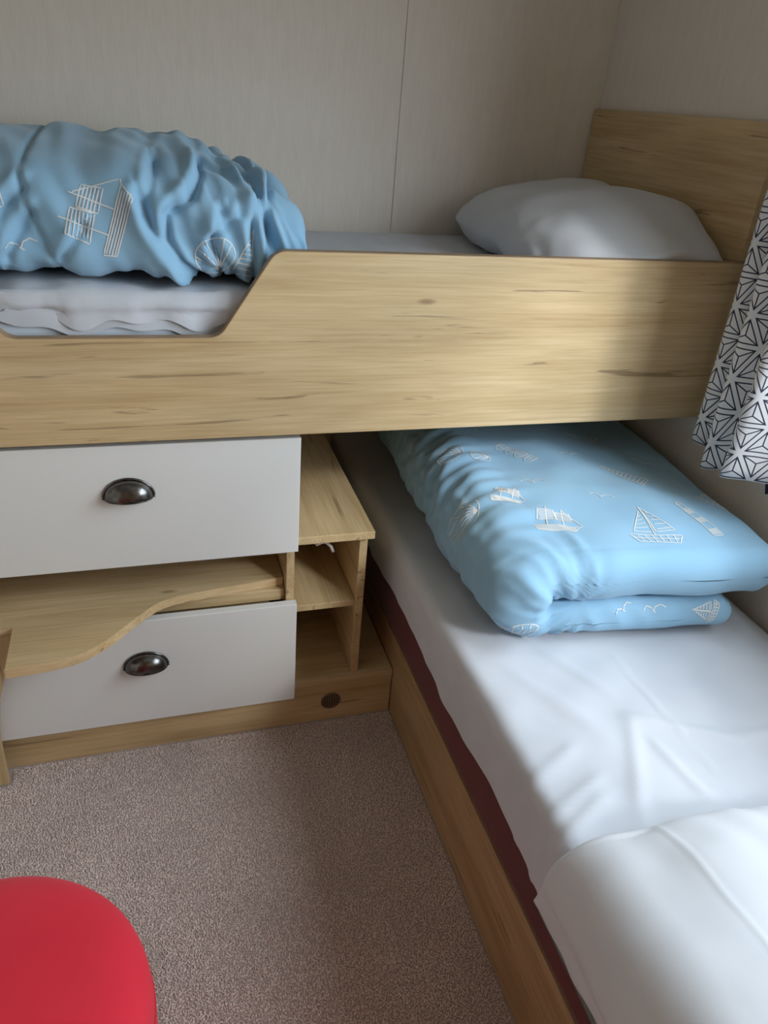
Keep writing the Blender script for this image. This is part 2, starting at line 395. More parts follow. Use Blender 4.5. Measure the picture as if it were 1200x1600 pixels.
# thin dark edge band along the rail's top edge
top = fillet(outline, [0, 0, 0, .035, .035, .035, .035, 0])[2:]
bm = bmesh.new(); prev = None
for (u, v_), (u2, v2) in zip(top, top[1:]):
    d = Vector((u2 - u, v2 - v_)); 
    if d.length < 1e-6: continue
    nrm = Vector((d.y, -d.x)).normalized()
    if nrm.y < 0: nrm = -nrm
    q = [(u, v_), (u2, v2), (u2 + nrm.x * .0012, v2 + nrm.y * .0012), (u + nrm.x * .0012, v_ + nrm.y * .0012)]
    A = [bm.verts.new((a, RAIL_Y + .0006, b)) for a, b in q]; B = [bm.verts.new((a, RAIL_Y + .0174, b)) for a, b in q]
    bm.faces.new(A); bm.faces.new(B[::-1])
    for i in range(4): bm.faces.new((A[i], A[(i + 1) % 4], B[(i + 1) % 4], B[i]))
bm_obj('edge_band', bm, 'edge_dark', rail)
box('base_board', ROOM_L + .004, -.022, RAIL_Y + .019, -.004, .845, .861, 'oak_x', bunk)
box('ledger', ROOM_L + .004, -.022, -.030, -.004, .815, .8445, 'oak_x', bunk)
hb = prism('headboard', fillet([(-.668, .8), (-.006, .8), (-.006, 1.3383), (-.668, 1.3383)], [0, 0, .012, .012]), 0, -.0185, -.0025, 'oak_y', bunk, bev=.0012)

mat_u = tag(box('mattress', ROOM_L + .03, -.0225, RAIL_Y + .040, -.014, .862, 1.010, 'ticking', bev=.02, seg=4), 'pale blue grey mattress of the upper bunk, showing at the rail cutout', 'mattress')

# sheet over the upper mattress: top surface and a loose drop behind the rail
yb, yf = -.010, RAIL_Y + .021
def sheet_drop(X):      # height of hem along the bunk
    return .968 + .018 * sstep(-1.22, -1.40, X) * 1.2 + .006 * np.sin(X * 31) + .005 * np.sin(X * 67 + 1)
nx, ns = 240, 110
xs = np.linspace(ROOM_L + .02, -.024, nx)
P = np.zeros((nx, ns, 3))
for i, X in enumerate(xs):
    hem = sheet_drop(X)
    prof = [(yb, .99), (yb, UP_MAT - .012), (yb - .012, UP_MAT)] + [(yy, UP_MAT + .004 * math.sin((yy - yb) * 5)) for yy in np.linspace(yb - .03, yf + .035, 20)] + \
           [(yf + .022 - .019 * math.sin(a), UP_MAT - .025 + .025 * math.cos(a)) for a in np.linspace(.25, 1.57, 6)] + [(yf + .008, z) for z in np.linspace(UP_MAT - .032, hem, 8)]
    r_ = resample(prof, ns, False); P[i, :, 0] = X; P[i, :, 1:] = r_
N = grid_normals(P, False)
if N[nx // 2, ns // 2, 2] < 0: N = -N
init = wave_noise(P, 11, 3, aniso=(1, .35, .7)) * .0022
front = sstep(yf + .10, yf + .02, P[..., 1])
hi = np.where(P[..., 2] < UP_MAT - .02, .004, .006)
P = crumple(P, N, False, 1.0 + .06 * front + .006, 1.012 + .03 * front, -.012 * front - .001, hi, 90, init * (1 + 1.2 * front), stiff=.2, tang=.01)
P[..., 1] = np.maximum(P[..., 1], RAIL_Y + .0186)
sh_u = tag(grid_obj('bed_sheet', P, False, 'sheet'), 'white sheet on the upper bunk, hanging creased behind the rail cutout', 'sheet')
# folded-under second layer of the sheet hem
xs2 = np.linspace(-1.62, -1.0, 130); P2 = np.zeros((130, 14, 3))
for i, X in enumerate(xs2):
    hem = sheet_drop(X) - .013 - .010 * math.sin((X + 1.2) * 9) ** 2
    P2[i, :, 0] = X; P2[i, :, 2] = np.linspace(hem + .05, hem, 14); P2[i, :, 1] = yf + .011 + .0008 * np.sin(X * 55 + P2[i, :, 2] * 40)
grid_obj('hem_fold', P2, False, 'sheet', sh_u)

# ------------------------------------------------------------------ prints on the duvets
def motif(kind):
    """strokes in metres"""
    S = []
    if kind == 'boat':
        S += [[(-.032, -.030), (.030, -.034), (.040, -.016), (-.040, -.012), (-.032, -.030)], [(.0, -.014), (.002, .060)], [(.002, .058), (.034, -.004), (.004, -.006), (.002, .058)],
              [(-.002, .048), (-.030, -.004), (-.003, -.006)], [(-.036, -.020), (.036, -.024)]]
        for k in range(5): S.append([(.006 + k * .0005, .044 - k * .011), (.010 + k * .0055, .040 - k * .0095)])
        for k in range(4): S.append([(-.004, .036 - k * .010), (-.009 - k * .005, .032 - k * .009)])
        for k in range(6): S.append([(-.028 + k * .011, -.014), (-.024 + k * .010, -.031)])
    elif kind == 'ship':
        S += [[(-.045, -.030), (.040, -.030), (.055, -.010), (-.050, -.012), (-.045, -.030)], [(-.02, -.012), (-.02, .06)], [(.018, -.012), (.018, .055)],
              [(-.040, .044), (-.002, .048), (.002, .014), (-.042, .010), (-.040, .044)], [(.002, .040), (.034, .042), (.040, .012), (.004, .010), (.002, .040)], [(.020, .05), (.062, -.006), (.055, -.010)]]
        for k in range(6): S.append([(-.040 + .001 * k, .040 - k * .005), (-.002, .043 - k * .005)])
        for k in range(5): S.append([(.003, .036 - k * .005), (.037, .037 - k * .005)])
        for k in range(4): S.append([(-.046, -.015 - k * .004), (.046, -.014 - k * .004)])
    elif kind == 'gull':
        S += [[(-.022, .002), (-.014, .010), (-.004, .006), (.0, .0), (.005, .008), (.016, .012), (.026, .006)], [(-.002, .001), (.004, -.004)]]
    elif kind == 'light':
        S += [[(-.011, -.045), (-.007, .040), (.007, .040), (.011, -.045), (-.011, -.045)], [(-.010, .040), (.010, .040)], [(-.006, .042), (-.006, .056), (.006, .056), (.006, .042)], [(-.008, .056), (0, .066), (.008, .056)]]
        for z0 in (-.040, -.006, .028 - .004):
            for k in range(5): S.append([(-.009, z0 + k * .0030), (.009, z0 + k * .0030)])
    elif kind == 'hut':
        for a in (-.042, -.014, .014, .042):
            S += [[(a - .011, -.014), (a - .011, .006), (a, .018), (a + .011, .006), (a + .011, -.014), (a - .011, -.014)]]
            for k in range(3): S.append([(a - .007 + k * .007, -.012), (a - .007 + k * .007, .006)])
    elif kind == 'sail':
        S += [[(-.016, -.04), (.02, -.036), (-.002, .05), (-.016, -.04)]]
        for k in range(9): S.append([(-.014 + k * .0012, -.034 + k * .008), (.018 - k * .0022, -.031 + k * .008)])
    elif kind == 'shell':
        S += [[(.03 * math.cos(a) * .9, .022 * math.sin(a)) for a in np.linspace(0, 6.283, 20)]]
        for a in np.linspace(.3, 2.8, 6): S.append([(0, -.02), (.026 * math.cos(a), .02 * math.sin(a))])
    return S
def add_print(parent, bvh, kind, origin, ex, ey, ray, scale=1.0, width=.0022):
    O = Vector(origin); ex = Vector(ex).normalized(); ey = Vector(ey).normalized(); ray = Vector(ray).normalized()
    verts = []; faces = []
    for st in motif(kind):
        pts = []
        for (a, b), (c, d) in zip(st, st[1:]):
            L = math.hypot(c - a, d - b) * scale; k = max(1, int(L / .004))
            pts += [(a + (c - a) * i / k, b + (d - b) * i / k) for i in range(k)]
        pts.append(st[-1]); ok = []
        for i, (a, b) in enumerate(pts):
            h = bvh.ray_cast(O + ex * a * scale + ey * b * scale - ray * .6, ray, 1.5)
            ok.append((h[0], h[1]) if h[0] is not None else None)
        prev = None
        for i in range(len(pts)):
            if ok[i] is None: prev = None; continue
            loc, nr = ok[i]
            if nr.dot(ray) > 0: nr = -nr
            j = i + 1 if i + 1 < len(pts) and ok[i + 1] else i - 1
            if j < 0 or ok[j] is None: prev = None; continue
            d = (ok[j][0] - loc) * (1 if j > i else -1)
            s = nr.cross(d)
            if s.length < 1e-9: prev = None; continue
            s.normalize(); c0 = loc + nr * .0009
            if prev is not None and (c0 - prev[2]).length > .03: prev = None
            verts += [c0 + s * width / 2, c0 - s * width / 2]; cur = (len(verts) - 2, len(verts) - 1, c0)
            if prev is not None: faces.append((prev[0], prev[1], cur[1], cur[0]))
            prev = cur
    if not faces: return
    me = bpy.data.meshes.new(kind + '_print'); me.from_pydata([tuple(v) for v in verts], [], faces); me.update()
    link({'boat': 'sailboat_print', 'ship': 'ship_print', 'gull': 'gull_print', 'light': 'lighthouse_print', 'hut': 'beach_hut_print', 'sail': 'sail_print', 'shell': 'shell_print'}[kind], me, 'print', parent)
def bvh_of(P, wrap):
    n, m = P.shape[:2]; idx = np.arange(n * m).reshape(n, m)
    if wrap: a, b = idx[:-1], idx[1:]; q = np.stack([a, np.roll(a, -1, 1), np.roll(b, -1, 1), b], -1).reshape(-1, 4)
    else: q = np.stack([idx[:-1, :-1], idx[:-1, 1:], idx[1:, 1:], idx[1:, :-1]], -1).reshape(-1, 4)
    return BVHTree.FromPolygons(P.reshape(-1, 3).tolist(), q.tolist())

# ------------------------------------------------------------------ folded duvet on the upper bunk
na, nl = 190, 270
DX0, DX1 = -1.68, -.872
tt = np.concatenate([1 - np.cos(np.linspace(0, 1.4, 14)), np.linspace(1, 1, 0)])
xs = np.linspace(0, 1, na); P = np.zeros((na, nl, 3))
for i, s in enumerate(xs):
    e = min(s, 1 - s) * (DX1 - DX0)                         # distance to the nearer end
    er = math.sqrt(max(0.0, 1 - (1 - min(e / .085, 1)) ** 2)) * .97 + .03
    X = DX0 + (DX1 - DX0) * s
    Hh = (.205 - .035 * sstep(-1.15, -.88, X) - .02 * sstep(-1.25, -1.6, X)) * (.18 + .82 * er)
    y0 = -.640 + .015 * math.sin(X * 7) + .03 * (1 - er); y1 = -.07 - .05 * sstep(-1.1, -.87, X) - .03 * (1 - er)
    zc = UP_MAT + .006 + Hh / 2; yc = (y0 + y1) / 2; a_, b_ = (y1 - y0) / 2, Hh / 2
    loop = []
    for th in np.linspace(0, 2 * np.pi, 400, endpoint=False):
        c, s_ = math.cos(th), math.sin(th)
        yy = yc + a_ * math.copysign(abs(c) ** .55, c); zz = zc + b_ * math.copysign(abs(s_) ** (.62 if s_ > 0 else .36), s_)
        if s_ > 0 and yy < yc: zz -= .022 * ((yc - yy) / a_) * er * s_ ** .62
        loop.append((yy, zz))
    r_ = resample(loop, nl); P[i, :, 0] = X; P[i, :, 1:] = r_
N = grid_normals(P, True)
cen = P.mean(1, keepdims=True)
if ((P - cen) * N)[na // 2].sum() < 0: N = -N
Pd = P.copy(); Pd[..., 0] += .45 * P[..., 2]
endR = sstep(-1.20, -.98, P[..., 0])
init = wave_noise(Pd, 6.5, 11, aniso=(1.3, .4, .5)) * .006 + wave_noise(Pd, 17, 12, aniso=(1.2, .4, .6)) * (.0012 + .005 * endR)
vis = sstep(-.25, -.45, P[..., 1]) * .7 + .3
su = 1.025 + .05 * vis * (.5 + .5 * wave_noise(P, 2.5, 5)) + .09 * endR; sv = 1.012 + .07 * endR
low_ = sstep(UP_MAT + .055, UP_MAT + .015, P[..., 2])
P = crumple(P, N, True, su, sv, -.022 + .018 * low_, .014 - .006 * low_, 150, init, stiff=.22, zmin=UP_MAT + .005, tang=.03)
# seam groove and the stitched hem bands near the right end
for xg, dp, w in ((-1.300, .006, .004), (-.945, .016, .010), (-.915, .014, .007)):
    g = np.exp(-((P[..., 0] - xg - .02 * np.sin(P[..., 2] * 20)) / w) ** 2) * (P[..., 2] > UP_MAT + .012)
    P -= N * (g * dp)[..., None]
P = smooth_grid(P, True, 1, .5)
# sharp creases in the front face: a sunk line with a raised lip beside it
def crease(P, line, depth, w):
    best = np.full(P.shape[:2], 9.0); sg = np.zeros(P.shape[:2])
    for k in range(len(line) - 1):
        a = np.array(line[k]); d = np.array(line[k + 1]) - a; L2 = d @ d
        q = P[..., [0, 2]] - a; t_ = np.clip((q @ d) / L2, 0, 1); r_ = q - t_[..., None] * d
        D_ = np.sqrt((r_ ** 2).sum(-1)); m_ = D_ < best; best = np.where(m_, D_, best); sg = np.where(m_, np.sign(q[..., 0] * d[1] - q[..., 1] * d[0]), sg)
    sd = best * sg
    return (-depth * np.exp(-(sd / w) ** 2) + .7 * depth * np.exp(-((sd - 2.2 * w) / (1.5 * w)) ** 2)) * sstep(-.42, -.52, P[..., 1])
for line_, dp in (([(-1.051, 1.204), (-1.07, 1.168), (-1.113, 1.138), (-1.112, 1.099), (-1.091, 1.059), (-1.071, 1.039)], 0.016), ([(-0.986, 1.208), (-0.977, 1.182), (-0.969, 1.161)], 0.012), ([(-0.943, 1.174), (-0.952, 1.144), (-0.95, 1.104), (-0.951, 1.046)], 0.014), ([(-0.974, 1.148), (-0.978, 1.103), (-0.976, 1.051)], 0.012), ([(-1.153, 1.164), (-1.137, 1.118), (-1.113, 1.074), (-1.087, 1.041)], 0.01), ([(-1.026, 1.141), (-1.043, 1.101), (-1.029, 1.05)], 0.01), ([(-0.979, 1.155), (-1.021, 1.122), (-1.043, 1.106)], 0.009), ([(-1.317, 1.166), (-1.344, 1.138), (-1.355, 1.124)], 0.01), ([(-1.309, 1.13), (-1.337, 1.092), (-1.351, 1.063)], 0.009), ([(-1.238, 1.114), (-1.261, 1.08), (-1.272, 1.065)], 0.008), ([(-1.126, 1.202), (-1.136, 1.174), (-1.144, 1.155)], 0.008)):
    P = P + N * crease(P, line_, dp, .0065)[..., None]
P[..., 2] = np.maximum(P[..., 2], UP_MAT + .004)
duv_u = tag(grid_obj('folded_duvet', P, True, 'duvet', cap=True), 'folded pale blue duvet with cream ship print on the upper bunk', 'duvet')
bv = bvh_of(P, True)
for kind, X, Z, rot, s in (('ship', -1.205, 1.125, 70, 1.05), ('boat', -1.39, 1.155, 30, 1.0), ('shell', -1.04, 1.075, 20, 1.2), ('sail', -.99, 1.07, -20, 1.0), ('gull', -1.33, 1.08, 10, 1), ('boat', -1.50, 1.09, -15, .9)):
    a = math.radians(rot)
    add_print(duv_u, bv, kind, (X, -.64, Z), (math.cos(a), 0, math.sin(a)), (-math.sin(a), 0, math.cos(a)), (0, 1, -.25), s)

# ------------------------------------------------------------------ pillows
def pillow(name, half_l, half_w, thick, place, label, nl=90, nc=150, seed=1, zmin=None, zmin_f=None, amp=1.0, post=None, mat='pillow', rnd=0.0):
    """long axis local x, short axis local y"""
    a = np.linspace(-1, 1, nl); P = np.zeros((nl, nc, 3))
    for i, s in enumerate(a):
        f = (1 - abs(s) ** 3.2) ** .62; W = half_w * ((1 - rnd) * (1 - .05 * (1 - abs(s) ** 2)) + rnd * max(.02, 1 - abs(s) ** 4.5) ** .36)
        loop = []
        for th in np.linspace(0, 2 * np.pi, 300, endpoint=False):
            c, q = math.cos(th), math.sin(th); y = math.copysign(abs(c) ** .8, c)
            z = thick / 2 * (.02 + .98 * f) * math.copysign((1 - abs(y) ** 3.0) ** .62, q)
            loop.append((W * y, z))
        r_ = resample(loop, nc); L = half_l * s * (1 - .04 * (1 - (np.abs(r_[:, 0]) / half_w) ** 2))
        P[i, :, 0] = L; P[i, :, 1:] = r_
    N = grid_normals(P, True)
    if (P * N)[nl // 2].sum() < 0: N = -N
    edge = np.maximum(sstep(.55, 1, np.abs(P[..., 0]) / half_l), sstep(.5, 1, np.abs(P[..., 1]) / half_w))
    init = (wave_noise(P, 6, seed) * .005 + wave_noise(P, 14, seed + 1) * .0015 * (.3 + edge)) * amp
    P = crumple(P, N, True, 1.012 + .03 * edge, 1.012 + .03 * edge, -.014 * amp, .010 * amp, 90, init, stiff=.35, tang=.02)
    P = smooth_grid(P, True, 1, .5)
    R = np.array(place.to_3x3()); P = P @ R.T + np.array(place.translation)
    if post: P = post(P)
    if zmin is not None: P[..., 2] = np.maximum(P[..., 2], zmin)
    if zmin_f is not None: P[..., 2] = np.maximum(P[..., 2], zmin_f(P))
    o = tag(grid_obj(name, P, True, mat, cap=True), label, 'pillow')
    return o, P
# upper pillow: long axis across the bunk, propped up against the headboard
pl = Matrix.Translation((-.212, -.352, 1.095)) @ Matrix.Rotation(math.radians(90), 4, 'Z') @ Matrix.Rotation(math.radians(-8), 4, 'X')
def post_u(P):
    P[..., 2] -= .035 * sstep(-.48, -.66, P[..., 1])
    P[..., 0] = np.minimum(P[..., 0], -.022); P[..., 1] = np.clip(P[..., 1], RAIL_Y + .022, -.01); return P
pillow('pillow', .345, .205, .178, pl, 'plump white pillow against the headboard of the upper bunk', seed=21, zmin=UP_MAT + .008, post=post_u, rnd=.6)

# ------------------------------------------------------------------ drawer unit with open shelves
unit = thing('drawer_unit', 'light oak drawer unit with white drawer fronts and an open shelf tower', 'drawer unit')
XD, FD = -.895, -.677
XL = -1.521
box('divider', XD - .020, XD - .003, -.655, -.012, .1325, .752, 'oak_y', unit)
box('side_panel', XL - .018, XL - .001, -.655, -.012, .1325, .752, 'oak_y', unit)
box('back_panel', XL, XD - .021, -.018, -.012, .1325, .752, 'oak_x', unit, bev=0)
box('bottom_board', XL - .018, BED_X - .002, -.650, -.020, .114, .1315, 'oak_x', unit)
box('top_board', XL - .018, XD - .003, -.655, -.020, .753, .7688, 'oak_x', unit)
box('drawer_deck', XL, XD - .021, -.650, -.020, .512, .528, 'oak_x', unit)
plin = box('plinth', ROOM_L + .003, BED_X - .002, -.6545, -.637, .0, .113, 'oak_x', unit)
# plinth's top lip
box('plinth_lip', XL - .018, BED_X - .002, -.6565, -.651, .1145, .1315, 'oak_x', plin, bev=.001)
# wavy shelf: shallow on the right, swelling forward to a step on the left
zt = .410
ctrl = [(-.9165, -.624), (-1.00, -.636), (-1.09, -.648), (-1.145, -.658), (-1.178, -.674), (-1.205, -.700), (-1.232, -.729), (-1.265, -.766), (-1.308, -.799), (-1.355, -.814), (-1.421, -.820), (-1.435, -.821)]
def catmull(c, k=8):
    out = []
    for i in range(len(c) - 1):
        p0, p1, p2, p3 = (np.array(c[max(0, min(len(c) - 1, j))]) for j in (i - 1, i, i + 1, i + 2))
        for s in np.arange(k) / k: out.append(tuple(.5 * (2 * p1 + (p2 - p0) * s + (2 * p0 - 5 * p1 + 4 * p2 - p3) * s * s + (3 * p1 - p0 - 3 * p2 + p3) * s ** 3)))
    return out + [c[-1]]
wave = catmull(ctrl)
shelf = prism('wavy_shelf', wave + [(-1.435, -.702), (-1.5195, -.702), (-1.5195, -.022), (-.9165, -.022)], 2, zt - .020, zt, 'oak_x', unit, bev=.001)
# its pale front edge band
bm = bmesh.new()
for (a, b), (c, d) in zip(wave, wave[1:]):
    q = [(a, b - .0006, zt - .0195), (c, d - .0006, zt - .0195), (c, d - .0006, zt - .0003), (a, b - .0006, zt - .0003)]
    q2 = [(x, y + .0008, z) for x, y, z in q]; A = [bm.verts.new(p) for p in q]; B = [bm.verts.new(p) for p in q2]
    bm.faces.new(A); bm.faces.new(B[::-1])
    for i in range(4): bm.faces.new((A[i], A[(i + 1) % 4], B[(i + 1) % 4], B[i]))
bm_obj('edge_band', bm, 'oak_edge', shelf)
box('shelf_rail', XL, XD - .021, -.640, -.622, .362, .3895, 'oak_x', unit)
# shaped upright board at the left
bd = [(-1.437, .402), (-1.443, .385), (-1.458, .330), (-1.474, .272), (-1.487, .228), (-1.497, .17), (-1.503, .118), (-1.505, .06), (-1.505, .002)]
prism('shaped_side_board', [(-1.62, .002), (-1.62, .402)] + catmull(bd, 4), 1, -.701, -.684, 'oak_z', unit, bev=.001)

def cup_handle(x, z, parent):
    """half-dome cup pull, open underneath, with a raised rim"""
    a, b, d = .0425, .035, .027; y0 = FD
    bm = bmesh.new(); G = []
    for i in range(25):
        th = math.pi * i / 24; row = []
        for j in range(11):
            ph = math.pi / 2 * j / 10
            row.append(bm.verts.new((x + a * math.cos(th) * math.cos(ph) ** .75, y0 - .001 - d * math.sin(ph), z + b * math.sin(th) ** .9 * math.cos(ph) ** .85 if th not in (0,) else z)))
        G.append(row)
    for i in range(24):
        for j in range(10): bm.faces.new((G[i][j], G[i + 1][j], G[i + 1][j + 1], G[i][j + 1]))
    bmesh.ops.remove_doubles(bm, verts=bm.verts[:], dist=1e-5)
    r = bmesh.ops.solidify(bm, geom=bm.faces[:], thickness=.0016)
    h = bm_obj('cup_handle', bm, 'pewter', parent, True)
    pts = [(x + (a + .0015) * math.cos(th), y0 - .0022, z + (b + .0015) * math.sin(th)) for th in np.linspace(-.06, math.pi + .06, 30)]
    tube('rim', pts, .0024, 'pewter', h)
    tube('lower_lip', [(x + a * math.cos(th) * .99, y0 - .001 - d * math.sin(th) ** .9, z - .0004) for th in np.linspace(.02, math.pi - .02, 24)], .0015, 'pewter', h, 6)
    return h
for nm, z0, z1, hz in (('drawer', .505, .758, .6575), ('drawer', .103, .373, .2565)):
    dr = box(nm, XL, XD, FD, FD + .018, z0, z1, 'white_front', unit, bev=.0015)
    cup_handle(-1.209, hz, dr)
    zt0, zt1 = (.535, .70) if z0 > .4 else (.14, .345)
    box('drawer_box', XL + .03, XD - .05, FD + .0185, -.12, zt0, zt1, 'oak_x', dr)
# open shelf tower on the right
box('tower_top', XD - .0025, -.731, -.669, -.020, .515, .533, 'oak_y', unit)
box('tower_side', -.7565, -.7385, -.645, -.020, .132, .5145, 'oak_y', unit)
box('tower_shelf', XD - .0025, -.757, -.642, -.020, .325, .341, 'oak_y', unit)
box('tower_back', XD - .0025, -.757, -.060, -.054, .132, .5145, 'recess_shade', unit, bev=0)  # back panel coloured near black to paint in the tower's inner shade
# vent in the plinth
vx, vz, vr = -.803, .060, .0225
bm = bmesh.new(); bmesh.ops.create_cone(bm, cap_ends=True, segments=32, radius1=vr, radius2=vr, depth=.0012, matrix=Matrix.Translation((vx, -.6552, vz)) @ Matrix.Rotation(math.pi / 2, 4, 'X'))
vent = bm_obj('vent_grille', bm, 'recess_shade', plin)  # flat dark disc, painted as the shade of an opening behind the bars
tube('vent_ring', [(vx + vr * math.cos(a), -.6558, vz + vr * math.sin(a)) for a in np.linspace(0, 2 * math.pi, 32, endpoint=False)], .0018, 'grille', vent, 6, True)
for k in range(-3, 4):
    o = k * .0058; L = math.sqrt(vr * vr - o * o) * .96
    box('grille_bar', vx + o - .001, vx + o + .001, -.6572, -.6559, vz - L, vz + L, 'grille', vent, bev=0)
    box('grille_bar', vx - L, vx + L, -.6570, -.6559, vz + o - .001, vz + o + .001, 'grille', vent, bev=0)
# white cable loop in the tower's upper compartment
cable = tag(tube('cable', [(-.868, -.30, .5105), (-.866, -.45, .509), (-.860, -.54, .496), (-.850, -.585, .478), (-.838, -.60, .468), (-.828, -.603, .476), (-.818, -.60, .472), (-.808, -.60, .462), (-.802, -.598, .446)], .0035, 'white_plastic'), 'short white cable curling inside the open shelf tower', 'cable')

# ------------------------------------------------------------------ lower bed
bed = thing('single_bed', 'lower single bed base with brown wood side panel along the right wall', 'bed')
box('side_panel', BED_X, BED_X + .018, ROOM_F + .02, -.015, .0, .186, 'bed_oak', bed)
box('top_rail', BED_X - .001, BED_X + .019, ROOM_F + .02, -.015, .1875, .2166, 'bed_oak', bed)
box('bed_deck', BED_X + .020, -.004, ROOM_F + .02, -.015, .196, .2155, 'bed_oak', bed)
tag(box('mattress', BED_X - .004, -.030, ROOM_F + .03, -.018, .2175, LOW_MAT - .008, 'maroon', bev=.022, seg=4), 'maroon fabric mattress of the lower bed, showing under the white sheet', 'mattress')
# fitted white sheet over it
ny, ns = 300, 120
ys = np.linspace(ROOM_F + .025, -.012, ny); P = np.zeros((ny, ns, 3))
for i, Y in enumerate(ys):
    hem = .349 + .006 * math.sin(Y * 6.5 + .6) + .004 * math.sin(Y * 15) - .012 * math.exp(-((Y + 1.06) / .09) ** 2) + .008 * math.exp(-((Y + 1.19) / .06) ** 2)
    xe = BED_X - .019 + .003 * math.sin(Y * 9)
    prof = [(-.004, .40), (-.004, .425), (-.012, .447), (-.03, .461), (-.06, LOW_MAT - .003)] + [(x, LOW_MAT) for x in np.linspace(-.1, xe + .04, 22)] + \
           [(xe + .026 - .026 * math.sin(a), LOW_MAT - .027 + .027 * math.cos(a)) for a in np.linspace(.1, 1.5, 8)] + [(xe, z) for z in np.linspace(LOW_MAT - .05, hem, 7)]
    r_ = resample(prof, ns, False); P[i, :, 1] = Y; P[i, :, 0] = r_[:, 0]; P[i, :, 2] = r_[:, 1]
N = grid_normals(P, False)
if N[ny // 2, ns // 2, 2] < 0: N = -N
def ridge(P, x0, y0, x1, y1, h, w):
    a = np.array([x0, y0]); d = np.array([x1 - x0, y1 - y0]); L = np.linalg.norm(d); d = d / L
    q = P[..., :2] - a; s = (q @ d) / L; pr = q[..., 0] * -d[1] + q[..., 1] * d[0]
    return h * np.exp(-(pr / w) ** 2) * sstep(-.1, .25, s) * sstep(1.1, .75, s)
R_ = np.zeros((ny, ns))
for r_ in ((-.392, -1.00, -.375, -1.40, .0022, .0035), (-.68, -1.40, -.56, -1.33, .006, .010), (-.68, -1.36, -.55, -1.30, .005, .009), (-.68, -1.30, -.56, -1.24, .004, .010), (-.55, -1.40, -.44, -1.20, .004, .012),
           (-.46, -1.20, -.28, -1.30, .006, .014), (-.30, -1.28, -.10, -1.30, .006, .014), (-.44, -1.24, -.42, -1.38, .004, .010), (-.52, -1.02, -.44, -1.16, .003, .012), (-.60, -1.05, -.5, -1.25, .003, .018), (-.2, -1.33, -.17, -1.42, .008, .02)):
    R_ += ridge(P, *r_)
init = wave_noise(P, 5, 31) * .0022 + wave_noise(P, 12, 32) * .0013 + R_
P = crumple(P, N, False, 1.003, 1.003, -.0012, .012, 40, init, stiff=.4, tang=.006) + N * (R_ * .35)[..., None]
tag(grid_obj('bed_sheet', P, False, 'sheet', flip=False), 'white sheet covering the lower bed, with ironed creases', 'sheet')

# folded duvet on the lower bed, doubled over along its left side
nr_, nl = 170, 330
hb_, ht_ = .041, .056
K1 = 60
def spine(frac_lo=.86):
    """(u, z, h) along the U: lower layer right end -> left fold -> top layer right end; u in 0..1 across the duvet"""
    pts = []
    zl = LOW_MAT + .006 + hb_; zu = zl + hb_ + ht_ + .001; R = (zu - zl) / 2; ru = R / .56
    uc = .235; g = .56 * uc - R - (hb_ + ht_) / 2
    for u in np.linspace(frac_lo, uc, 50): pts.append((u, zl, hb_, hb_))
    for a in np.linspace(0, math.pi, 30)[1:-1]: pts.append((uc - ru * math.sin(a), (zl + zu) / 2 - R * math.cos(a), hb_ + (ht_ - hb_) * a / math.pi + g * math.sin(a) ** 1.3, min(R * .93, hb_ + (ht_ - hb_) * a / math.pi)))
    for u in np.linspace(uc, .955, 60): pts.append((u, zu, ht_, ht_))
    return np.array(pts)
S = spine(); Sx = S[:, 0] * .56
tan = np.gradient(np.stack([Sx, S[:, 1]], 1), axis=0); tan /= np.linalg.norm(tan, axis=1)[:, None]
nor = np.stack([-tan[:, 1], tan[:, 0]], 1)      # lower layer runs leftwards -> normal points down, i.e. outward
NF = 16; aa = np.linspace(1.565, 0, NF)
ring = [(a, 0.0) for a in aa] + [(0.0, s) for s in np.linspace(0, 1, nr_ - 2 * NF + 2)[1:-1]] + [(a, 1.0) for a in aa[::-1]]
P = np.zeros((len(ring), nl, 3)); FL, FR, BR, BL = map(np.array, ((-.632, -.965), (-.078, -1.032), (-.020, -.05), (-.585, -.05)))
for i, (a, s) in enumerate(ring):
    r = math.cos(a); ext = math.sin(a)
    mid = math.sin(math.pi * min(max(s, 0), 1)) ** .6
    hi_ = S[:, 3]
    hh = S[:, 2] * (.80 + .28 * mid * np.sin(np.pi * np.clip(S[:, 0], 0, 1)) ** .5)
    hr = hh * max(r, .004)
    outer = np.stack([Sx, S[:, 1]], 1) + nor * hr[:, None]; inner = np.stack([Sx, S[:, 1]], 1) - nor * (hi_ * max(r, .004))[:, None]
    def endcap(c, t_, n_, h): return [c + h * (n_ * math.cos(b) + t_ * math.sin(b)) for b in np.linspace(0, math.pi, 9)[1:-1]]
    loop = list(outer) + endcap(np.array([Sx[-1], S[-1, 1]]), tan[-1], nor[-1], hr[-1]) + list(inner[::-1]) + endcap(np.array([Sx[0], S[0, 1]]), -tan[0], -nor[0], hr[0])
    hl = np.concatenate([hh, [hh[-1]] * 7, hh[::-1], [hh[0]] * 7])
    L = resample(np.column_stack([np.array(loop), hl]), nl)
    u = L[:, 0] / .56
    yv = s
    Q = ((1 - u)[:, None] * FL + u[:, None] * FR) * (1 - yv) + ((1 - u)[:, None] * BL + u[:, None] * BR) * yv
    sgn = -1 if s < .5 else 1
    P[i, :, 0] = Q[:, 0]; P[i, :, 1] = Q[:, 1] + sgn * ext * L[:, 2] * 1.0 + (0.0 if s > .5 else 0.0); P[i, :, 2] = L[:, 1]
N = grid_normals(P, True)
k = np.argmax(P[len(ring) // 2, :, 2])
if N[len(ring) // 2, k, 2] < 0: N = -N
fl = sstep(-.30, -.55, P[..., 0]) * sstep(-.72, -.95, P[..., 1])
left = sstep(-.42, -.56, P[..., 0])
